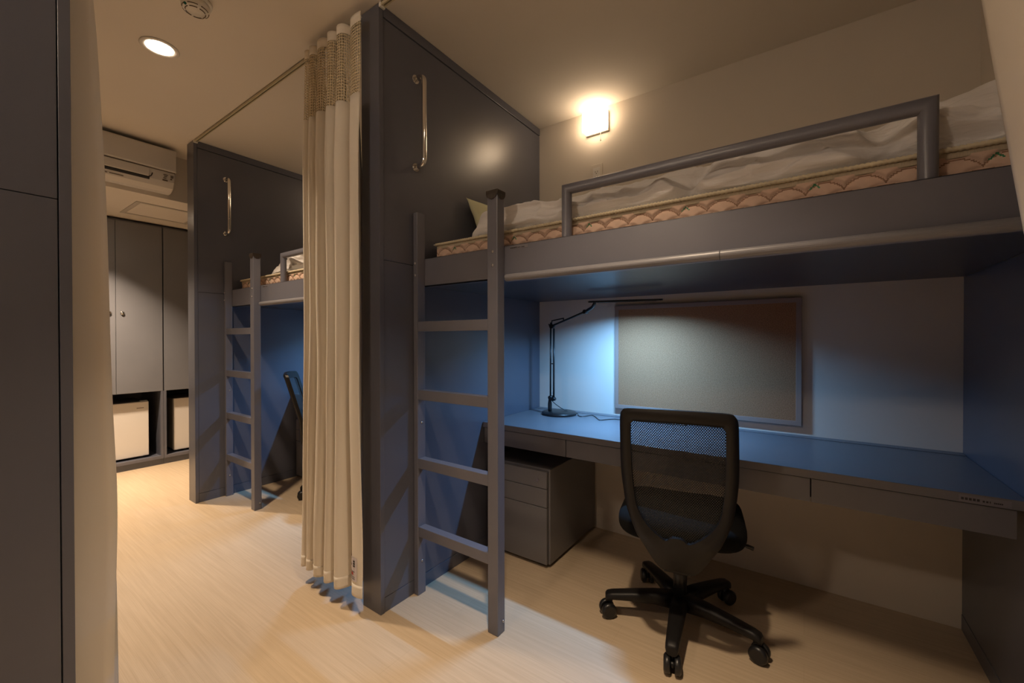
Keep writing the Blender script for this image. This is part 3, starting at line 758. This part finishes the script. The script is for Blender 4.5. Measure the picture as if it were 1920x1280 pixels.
    for j in (0, rad):
        for k in range(N):
            k2 = (k + 1) % N; fr.face([j * N + k, j * N + k2, lay + j * N + k2, lay + j * N + k], False)
    bf = fr.build('back_frame', M['chair_black'], t)
    es = bf.modifiers.new('split', 'EDGE_SPLIT'); es.split_angle = radians(55)
    ms = MB(); R2 = 10
    for j in range(R2 + 1):
        f = j / R2
        for k in range(N):
            x_ = I[k][0] * (1.03 - f * 1.03 * 0.999); z_ = 0.66 + (I[k][1] - 0.66) * (1.02 - f * 1.02 * 0.999)
            ms.v.append(tuple(S(x_, z_, 0.002))); ms.uv[len(ms.v) - 1] = (x_ + 1, z_)
    for j in range(R2):
        for k in range(N):
            k2 = (k + 1) % N; ms.face([j * N + k, j * N + k2, (j + 1) * N + k2, (j + 1) * N + k], True)
    ms.build('back_mesh', M['chair_mesh'], t)
    MB().prism([(-0.20, 0.30), (-0.11, 0.325), (-0.09, 0.362), (-0.16, 0.365), (-0.20, 0.38)], 'x', -0.05, 0.05).build('back_bracket', M['chair_black'], t, bevel=0.006)
    t.location = (x, y, 0); t.rotation_euler = (0, 0, rz)
    return t
c1 = office_chair('black office chair with mesh back at the near desk, turned away from the aisle', -0.414, 1.774, radians(11))
c2 = office_chair('black office chair at the far desk, only a sliver left of the gathered curtain', -2.771, 1.778, radians(-36), 66)

# ------------------------------------------------------------------ wall lamps and outlet
def wall_lamp(label):
    t = thing('wall_lamp', label, 'wall lamp', (-1.04, YW, 2.46), 'lit wall lamps above the beds')
    MB().box(-1.108, -0.962, YW - 0.016, YW - 0.0005, 2.404, 2.524).build('back_plate', M['white'], t, bevel=0.003)
    MB().box(-1.110, -0.964, YW - 0.070, YW - 0.0165, 2.410, 2.524).build('diffuser', M['lamp_on'], t, bevel=0.008, seg=3)
    MB().cyl((-1.005, YW - 0.03, 2.352), (-1.005, YW - 0.03, 2.411), 0.0012, 8).ball((-1.005, YW - 0.03, 2.35), 0.004, 10, 6).build('pull_cord', M['white'], t)
    return t
w1 = wall_lamp('lit square wall lamp with pull cord above the near bed')
w2 = dup(w1, -PITCH, 'lit square wall lamp above the far bed, hidden behind the divider')
def opp_lamp(x, label):
    o = copy_tree(w1); o.location = (x, YOPP, 2.46); o.rotation_euler = (0, 0, pi); o['label'] = label
    for c_ in o.children:
        if c_.name.startswith('diffuser'): c_.data = c_.data.copy(); c_.data.materials[0] = M['opp_on']
opp_lamp(-1.04, 'lit square wall lamp on the wall across the aisle, facing the near bed')
t = thing('power_outlet', 'cream wall outlet below the lit wall lamp', 'outlet', (-1.042, YW, 2.165))
MB().box(-1.078, -1.004, YW - 0.007, YW - 0.0005, 2.105, 2.222).build('cover_plate', M['wall'], t, bevel=0.002)
sk = MB().box(-1.064, -1.018, YW - 0.0095, YW - 0.0071, 2.125, 2.200).build('socket', M['white'], t, bevel=0.001)
hl = MB()
for z in (2.176, 2.144):
    for dx in (-0.007, 0.007): hl.box(-1.041 + dx - 0.0012, -1.041 + dx + 0.0012, YW - 0.0101, YW - 0.0094, z - 0.005, z + 0.005)
    hl.box(-1.044, -1.038, YW - 0.0101, YW - 0.0094, z - 0.013, z - 0.009)
hl.build('slot', M['ink'], sk)

# ------------------------------------------------------------------ curtain rails and curtains
YRAIL = 1.108
def curtain_rail(label, xa, xb, y):
    t = thing('curtain_rail', label, 'curtain rail', ((xa + xb) / 2, y, ZC), 'beige ceiling curtain rails')
    MB().box(xa, xb, y - 0.009, y - 0.0035, ZC - 0.016, ZC - 0.0005).box(xa, xb, y + 0.0035, y + 0.009, ZC - 0.016, ZC - 0.0005).box(xa, xb, y - 0.009, y + 0.009, ZC - 0.004, ZC - 0.0005).build('track', M['rail'], t)
    MB().box(xa, xb, y - 0.0034, y + 0.0034, ZC - 0.0045, ZC - 0.0041).build('slot', M['gap'], t)
    for x, s in ((xa, 1), (xb, -1)):
        MB().box(min(x, x + s * 0.012), max(x, x + s * 0.012), y - 0.013, y + 0.013, ZC - 0.021, ZC - 0.0005).build('end_cap', M['white'], t, bevel=0.002)
    return t
curtain_rail('beige ceiling rail carrying the gathered curtain between the two dividers', XB + 0.0005, XAL - 0.0005, YRAIL)
curtain_rail('beige ceiling rail over the front of the near bunk', XA + 0.0005, XWALL - 0.001, YRAIL)
curtain_rail('beige ceiling rail on the left side of the aisle, above the left curtain', XB + 0.0005, XAL - 0.0005, 2 * 0.6525 - YRAIL)

def curtain(label, fx, y0, folds, ztop, zbot, znet, amp, seed, widths=None, yfn=None, trim=0.0, xmax=9.0):
    """fx(v)->(x0,x1) span by height (v = 0 at top); folds = number of pleats"""
    t = thing('curtain', label, 'curtain', (sum(fx(0)) / 2, y0, zbot), 'cream curtains with a net top')
    NU = folds * 30
    rnd = random.Random(seed)
    am = [amp * rnd.uniform(0.6, 1.3) for _ in range(folds + 2)]; wd = widths or [rnd.uniform(0.75, 1.3) for _ in range(folds)]
    tot = sum(wd); edges = [0]
    for w_ in wd: edges.append(edges[-1] + w_ / tot)
    def P(u, z):
        v = (ztop - z) / (ztop - zbot)
        x0, x1 = fx(v)
        s = u * (folds - trim); i = min(int(s), folds - 1); f = s - i
        uu = (edges[i] + (edges[i + 1] - edges[i]) * f) / (edges[-2] + (1 - edges[-2]) * (1 - trim))
        ph = 2 * pi * f; shp = 0.75
        A = (am[i] * (1 - f) + am[i + 1] * f) * (0.55 + 0.45 * sstep(0, 0.25, v)) * (1 + 0.25 * v)
        y = y0 + A * (1 - 2 * abs(sin(pi * f)) ** 0.75) * (0.5 + 0.5 * shp) - A * cos(ph) * 0.35 * (1 - shp) + 0.010 * noise.noise((u * 9 + seed, z * 1.6, 0)) * (0.3 + v)
        # rounded omega pleats
        x = x0 + (x1 - x0) * (uu - 0.10 / folds * sin(ph)) + 0.006 * noise.noise((u * 14, z * 2 + seed, 3)) * v
        if yfn: y += yfn(u, v)
        return Vector((x, y, z))
    # arc length for the net's threads
    zr = znet; arc = [0.0]; pv = P(0, zr)
    for i in range(1, NU + 1):
        q = P(i / NU, zr); arc.append(arc[-1] + (q - pv).length); pv = q
    def uvf(z0, z1): return lambda u, v: (arc[min(NU, int(round(u * NU)))], z0 + (z1 - z0) * v)
    def piece(name, z0, z1, nv, m, thick=0.0):
        g = MB().grid(lambda u, v: P(u, z0 + (z1 - z0) * v), NU, nv, uvfn=uvf(z0, z1))
        o = g.build(name, m, t, fixn=False)
        if thick:
            so = o.modifiers.new('thick', 'SOLIDIFY'); so.thickness = thick; so.offset = 0
        return o
    fab = piece('curtain_fabric', znet, zbot, 60, M['cloth'], 0.0012)
    piece('net_top', ztop - 0.04, znet, 10, M['net'])
    piece('header_tape', ztop, ztop - 0.04, 3, M['cloth'], 0.0016)
    hm = piece('hem', zbot + 0.05, zbot - 0.0005, 4, M['cloth'], 0.0034)
    for i in range(folds + 1):
        p = P(min(1, i / folds), ztop - 0.02)
        hx = min(p.x, xmax)
        MB().tube([(p.x, p.y + 0.004, ztop - 0.025), ((p.x + hx) / 2, y0 * 0.4 + p.y * 0.6, ztop + 0.006), (hx, y0, ZC - 0.017)], 0.0016, 6).build('hook', M['white'], t)
    return t, P
# far bunk's curtain, gathered against the near divider
zt = 2.510
def fx1(v):
    fl = sstep(0.55, 1.0, v)
    return (-1.940 + 0.02 * sstep(0, .3, v) - 0.055 * fl, -1.503)
def y1(u, v): return -0.045 + 0.02 * v
cur1, P1 = curtain('cream curtain with net top gathered against the near divider, full length in view', fx1, YRAIL + 0.0, 6, zt, 0.082, 2.178, 0.055, 5, widths=[12, 14, 25, 17, 20, 44], yfn=y1, trim=0.38, xmax=-1.586)
# small sewn care tag on its right-hand edge
NT = 12
def tagf(u, v):
    p = P1(0.925 + 0.055 * u, 0.245 - 0.10 * v); return (p.x, p.y - 0.003, p.z)
tg = MB().grid(tagf, NT, 6).build('care_tag', M['tagcloth'], cur1, fixn=False)
mk = MB()
def mark(u0, u1, v0, v1, mi):
    def g(u, v):
        p = P1(0.925 + 0.055 * (u0 + (u1 - u0) * u), 0.245 - 0.10 * (v0 + (v1 - v0) * v)); return (p.x, p.y - 0.0042, p.z)
    k = len(mk.f); mk.grid(g, 3, 2, mi=mi)
for v in (0.12, 0.22, 0.32): mark(0.68, 0.85, v, v + 0.075, 0)
mark(0.2, 0.5, 0.30, 0.37, 0); mark(0.45, 0.7, 0.62, 0.74, 1)
for v in (0.58, 0.80, 0.88): mark(0.15, 0.85, v, v + 0.025, 0)
mk.build('tag_print', [M['ink'], M['red']], tg, fixn=False)
# left curtain on the other side of the aisle
def fx2(v): return (-1.93, -1.577)
def y2(u, v): return 0.020 + 0.055 * v - 0.03 * sstep(0.7, 1, v) * sstep(0.9, 1.0, u)
curtain('beige curtain hanging full height beyond the left divider edge', fx2, 2 * 0.6525 - YRAIL + 0.0, 5, zt, 0.085, 2.178, 0.058, 11, yfn=y2)
# right curtain of the near bunk, swept to the right end
def fx3(v): return (0.172 + 0.29 * v, 0.548)
curtain('cream curtain hanging in the upper right corner in front of the near bed', fx3, YRAIL - 0.03, 4, zt, 0.085, 2.178, 0.048, 21)

# ------------------------------------------------------------------ ceiling fittings
def downlight(label, x, y, z, group='recessed ceiling downlights', w=12.8, spread=100):
    t = thing('ceiling_downlight', label, 'downlight', (x, y, z), group)
    MB().lathe((x, y, z), [(0.052, -0.0002), (0.074, -0.0002), (0.076, -0.003), (0.070, -0.006), (0.056, -0.004), (0.052, -0.0002)], 40).build('trim_ring', M['white'], t)
    MB().lathe((x, y, z), [(0.0, -0.0035), (0.053, -0.0035), (0.053, -0.0005), (0.0, -0.0005)], 36).build('lit_lens', M['down_on'], t)
    L = bpy.data.lights.new('downlight_beam', 'AREA'); L.shape = 'DISK'; L.size = 0.10; L.energy = w; L.color = WARM
    L.spread = radians(spread)
    o = bpy.data.objects.new('downlight_beam', L); C.objects.link(o); o.location = (x, y, z - 0.008)
    return t
downlight('lit round downlight in the ceiling above the aisle, left of the smoke detector', -2.53, 0.66, ZC)
downlight('lit round downlight over the aisle in front of the near desk, above the picture', -0.467, 0.66, ZC, w=8.5, spread=78)
downlight('lit round downlight in the lowered ceiling by the wardrobes, behind the left curtain', -4.36, 0.66, ZS, w=27.0)

t = thing('smoke_detector', 'round white smoke detector on the ceiling, cut by the top edge', 'smoke detector', (-2.06, 0.655, ZC))
MB().lathe((-2.06, 0.655, ZC), [(0.055, -0.0005), (0.058, -0.006), (0.056, -0.014), (0.050, -0.016)], 40).build('mounting_base', M['white'], t)
MB().lathe((-2.06, 0.655, ZC), [(0.049, -0.016), (0.049, -0.030), (0.045, -0.040), (0.036, -0.046), (0.0, -0.049)], 40).build('cover', M['white'], t)
sl = MB()
for rr, zz in ((0.0445, -0.0405), (0.034, -0.0475)):
    for k in range(6):
        a0 = 2 * pi * k / 6 + 0.12; pts = [(-2.06 + rr * cos(a0 + 0.8 * i / 8), 0.655 + rr * sin(a0 + 0.8 * i / 8), ZC + zz) for i in range(9)]
        sl.tube(pts, 0.0018, 6)
sl.build('vent_slot', M['brownink'], t)
MB().ball((-2.045, 0.615, ZC - 0.043), 0.0055, 12, 8).build('indicator_lamp', mat('green_indicator', (0.01, 0.10, 0.08), 0.2), t)

# ------------------------------------------------------------------ air conditioner on the soffit face
t = thing('air_conditioner', 'white wall air conditioner above the wardrobes, under the ceiling', 'air conditioner', (XS, 0.68, 2.38))
ya, yb = 0.275, 1.070; xw = XS - 0.0
body = [(xw + 0.0005, 2.250), (xw + 0.05, 2.236), (xw + 0.10, 2.240), (xw + 0.145, 2.262), (xw + 0.170, 2.300), (xw + 0.178, 2.345), (xw + 0.180, 2.518), (xw + 0.172, 2.530), (xw + 0.0005, 2.532)]
def yprism(mb, pts, a, b, **k): return mb.prism(pts, 'y', a, b, **k)
yprism(MB(), body, ya, yb).build('casing', M['ac'], t, bevel=0.010, seg=4)
yprism(MB(), [(xw + 0.175, 2.372), (xw + 0.190, 2.372), (xw + 0.194, 2.38), (xw + 0.194, 2.520), (xw + 0.188, 2.530), (xw + 0.170, 2.534)], ya - 0.002, yb + 0.002).build('front_panel', M['ac'], t, bevel=0.004, seg=3)
yprism(MB(), [(xw + 0.17, 2.3665), (xw + 0.1815, 2.3665), (xw + 0.1815, 2.3715), (xw + 0.17, 2.3715)], ya + 0.002, yb - 0.002).build('panel_gap', M['brownink'], t)
# louvre flap and the dark outlet slot under it
yprism(MB(), [(xw + 0.1645, 2.288), (xw + 0.1715, 2.297), (xw + 0.176, 2.312), (xw + 0.15, 2.312)], ya + 0.05, 0.925).build('outlet_slot', M['ink'], t)
yprism(MB(), [(xw + 0.168, 2.305), (xw + 0.180, 2.309), (xw + 0.1850, 2.340), (xw + 0.1865, 2.363), (xw + 0.176, 2.363)], ya + 0.05, 0.920).build('louver_flap', M['ac'], t, bevel=0.003)
MB().tube(hermite([(xw + 0.176, 0.922, 2.307), (xw + 0.181, 0.932, 2.315), (xw + 0.182, 0.938, 2.335)], 6), 0.003, 8).build('flap_edge_gap', M['ink'], t)
st = MB()
for i in range(3): st.box(xw + 0.1775, xw + 0.1792, 1.000 + 0.004 * (i % 2), 1.026 - 0.005 * i, 2.342 - 0.012 * i, 2.350 - 0.012 * i - 0.003)
st.box(xw + 0.176, xw + 0.1785, 0.995, 1.025, 2.300, 2.309)
for i in range(3): st.box(xw + 0.1775, xw + 0.1795, 1.041, 1.058, 2.345 - 0.007 * i, 2.349 - 0.007 * i)
st.box(xw + 0.1765, xw + 0.179, 1.040, 1.049, 2.316, 2.324)
st.build('rating_sticker', M['brownink'], t)
pr = MB()
for a_, b_ in ((0.60, 0.665), (0.675, 0.71), (0.72, 0.79)): pr.box(xw + 0.150, xw + 0.1575, a_, b_, 2.2695, 2.273)
pr.build('fine_print', M['brownink'], t)

# ------------------------------------------------------------------ wardrobes with fridge niches
GW = 'grey wardrobe units at the end of the aisle'
XWF = -4.86
def wardrobe(label, y0, y1):
    t = thing('wardrobe', label, 'wardrobe', ((XEND + XWF) / 2, (y0 + y1) / 2, 0), GW)
    xb = XEND + 0.002; w = 0.02
    zt = ZS - 0.012
    c = MB()
    c.box(xb, XWF - 0.02, y0, y0 + w, 0.06, zt); c.box(xb, XWF - 0.02, y1 - w, y1, 0.06, zt)
    c.box(xb, XWF - 0.02, y0 + w, y1 - w, zt - w, zt); c.box(xb, XWF - 0.02, y0 + w, y1 - w, 0.683, 0.703); c.box(xb, XWF - 0.02, y0 + w, y1 - w, 0.06, 0.08); c.box(xb, xb + 0.01, y0 + w, y1 - w, 0.08, zt)
    c.build('carcass', M['panel'], t, bevel=0.001)
    MB().box(xb, XWF, y0, y1, 0.056, 0.083).build('bottom_shelf_edge', M['panel'], t, bevel=0.0015) if False else MB().box(XWF - 0.02, XWF, y0, y1, 0.055, 0.083).build('bottom_edge', M['steel'], t, bevel=0.0015)
    MB().box(xb, XWF - 0.012, y0, y1, 0, 0.055).build('plinth', M['panel'], t)
    MB().box(XWF - 0.02, XWF, y0, y0 + w, 0.083, 0.681).box(XWF - 0.02, XWF, y1 - w, y1, 0.083, 0.681).build('niche_edge', M['steel'], t, bevel=0.0015)
    ym = (y0 + y1) / 2
    for a, b, ky in ((y0 + 0.004, ym - 0.0015, ym - 0.042), (ym + 0.0015, y1 - 0.004, ym + 0.042)):
        dr = MB().box(XWF - 0.0195, XWF, a, b, 0.682, zt - 0.018).build('door', M['locker'], t, bevel=0.0012)
        kn = MB().lathe((XWF, ky, 1.386), [(0.016, 0.0), (0.016, 0.004), (0.012, 0.007), (0.012, 0.012), (0.0, 0.013)], 24, axis='x')
        kn.box(XWF + 0.0128, XWF + 0.016, ky - 0.0022, ky + 0.0022, 1.378, 1.394)
        kn.build('knob', M['chrome'], dr)
    return t
wardrobe('grey wardrobe with two doors above the left mini fridge', 0.633, 1.279)
wardrobe('grey wardrobe above the right mini fridge, partly behind the far divider', 1.281, 1.927)
wardrobe('grey wardrobe hidden behind the left curtain', -0.015, 0.631)

def fridge(label, y0, y1):
    t = thing('mini_fridge', label, 'fridge', (-5.1, (y0 + y1) / 2, 0.083), 'white mini fridges in the wardrobe niches')
    z0, z1 = 0.098, 0.592
    MB().box(-5.38, -4.972, y0 + 0.004, y1 - 0.004, z0 + 0.004, z1 - 0.004).build('cabinet', M['fridge_side'], t, bevel=0.004)
    d = MB().box(-4.967, -4.92, y0, y1, z0, z1).build('door', M['fridge'], t, bevel=0.006, seg=3)
    MB().box(-4.973, -4.966, y0 + 0.004, y1 - 0.004, z0 + 0.004, z1 - 0.004).build('seal', M['gap'], t)
    bd = MB()
    cy = y1 - 0.085
    for a_, w_ in ((0, .008), (.0095, .006), (.017, .006), (.0245, .007), (.033, .006), (.0405, .008)): bd.box(-4.9202, -4.9192, cy + a_, cy + a_ + w_, 0.5335, 0.5395)
    bd.build('maker_badge', M['brownink'], d)
    for a_ in (y0 + 0.04, y1 - 0.04):
        for x_ in (-4.985, -5.34): MB().cyl((x_, a_, 0.0832), (x_, a_, z0 + 0.003), 0.013, 14).build('foot', M['white'], t)
    MB().box(-4.975, -4.935, y1 - 0.055, y1 - 0.005, z1, z1 + 0.008).build('hinge_cover', M['fridge'], t, bevel=0.002)
    return t
fridge('white mini fridge with a small dark badge in the left wardrobe niche', 0.745, 1.187)
fridge('white mini fridge in the right wardrobe niche, partly hidden by the far divider', 1.371, 1.813)

# ------------------------------------------------------------------ camera
F, YAW, PT, RO = 778.21, radians(-35.214), radians(-0.389), radians(-0.07)
fw = Vector((sin(YAW) * cos(PT), cos(YAW) * cos(PT), sin(PT))); rt = Vector((cos(YAW), -sin(YAW), 0)); up = rt.cross(fw)
r2 = rt * cos(RO) + up * sin(RO); u2 = up * cos(RO) - rt * sin(RO)
cam = bpy.data.cameras.new('camera'); co = bpy.data.objects.new('camera', cam); C.objects.link(co)
cam.sensor_width = 36; cam.sensor_fit = 'HORIZONTAL'; cam.lens = F / 1920 * 36; cam.clip_start = 0.02
co.matrix_world = Matrix(((r2.x, u2.x, -fw.x, 0), (r2.y, u2.y, -fw.y, 0), (r2.z, u2.z, -fw.z, H), (0, 0, 0, 1)))
SC.camera = co

# ------------------------------------------------------------------ world and view
w = bpy.data.worlds.new('world'); SC.world = w; w.use_nodes = True
w.node_tree.nodes['Background'].inputs[0].default_value = (0, 0, 0, 1); w.node_tree.nodes['Background'].inputs[1].default_value = 0
vs = SC.view_settings; vs.view_transform = 'Standard'; vs.look = 'None'; vs.gamma = 1; vs.exposure = 0.27; vs.use_curve_mapping = False
cy = SC.cycles
cy.use_denoising = True
cy.max_bounces = 10; cy.diffuse_bounces = 6; cy.glossy_bounces = 4; cy.transparent_max_bounces = 24; cy.transmission_bounces = 4
cy.sample_clamp_indirect = 6.0; cy.caustics_reflective = False; cy.caustics_refractive = False
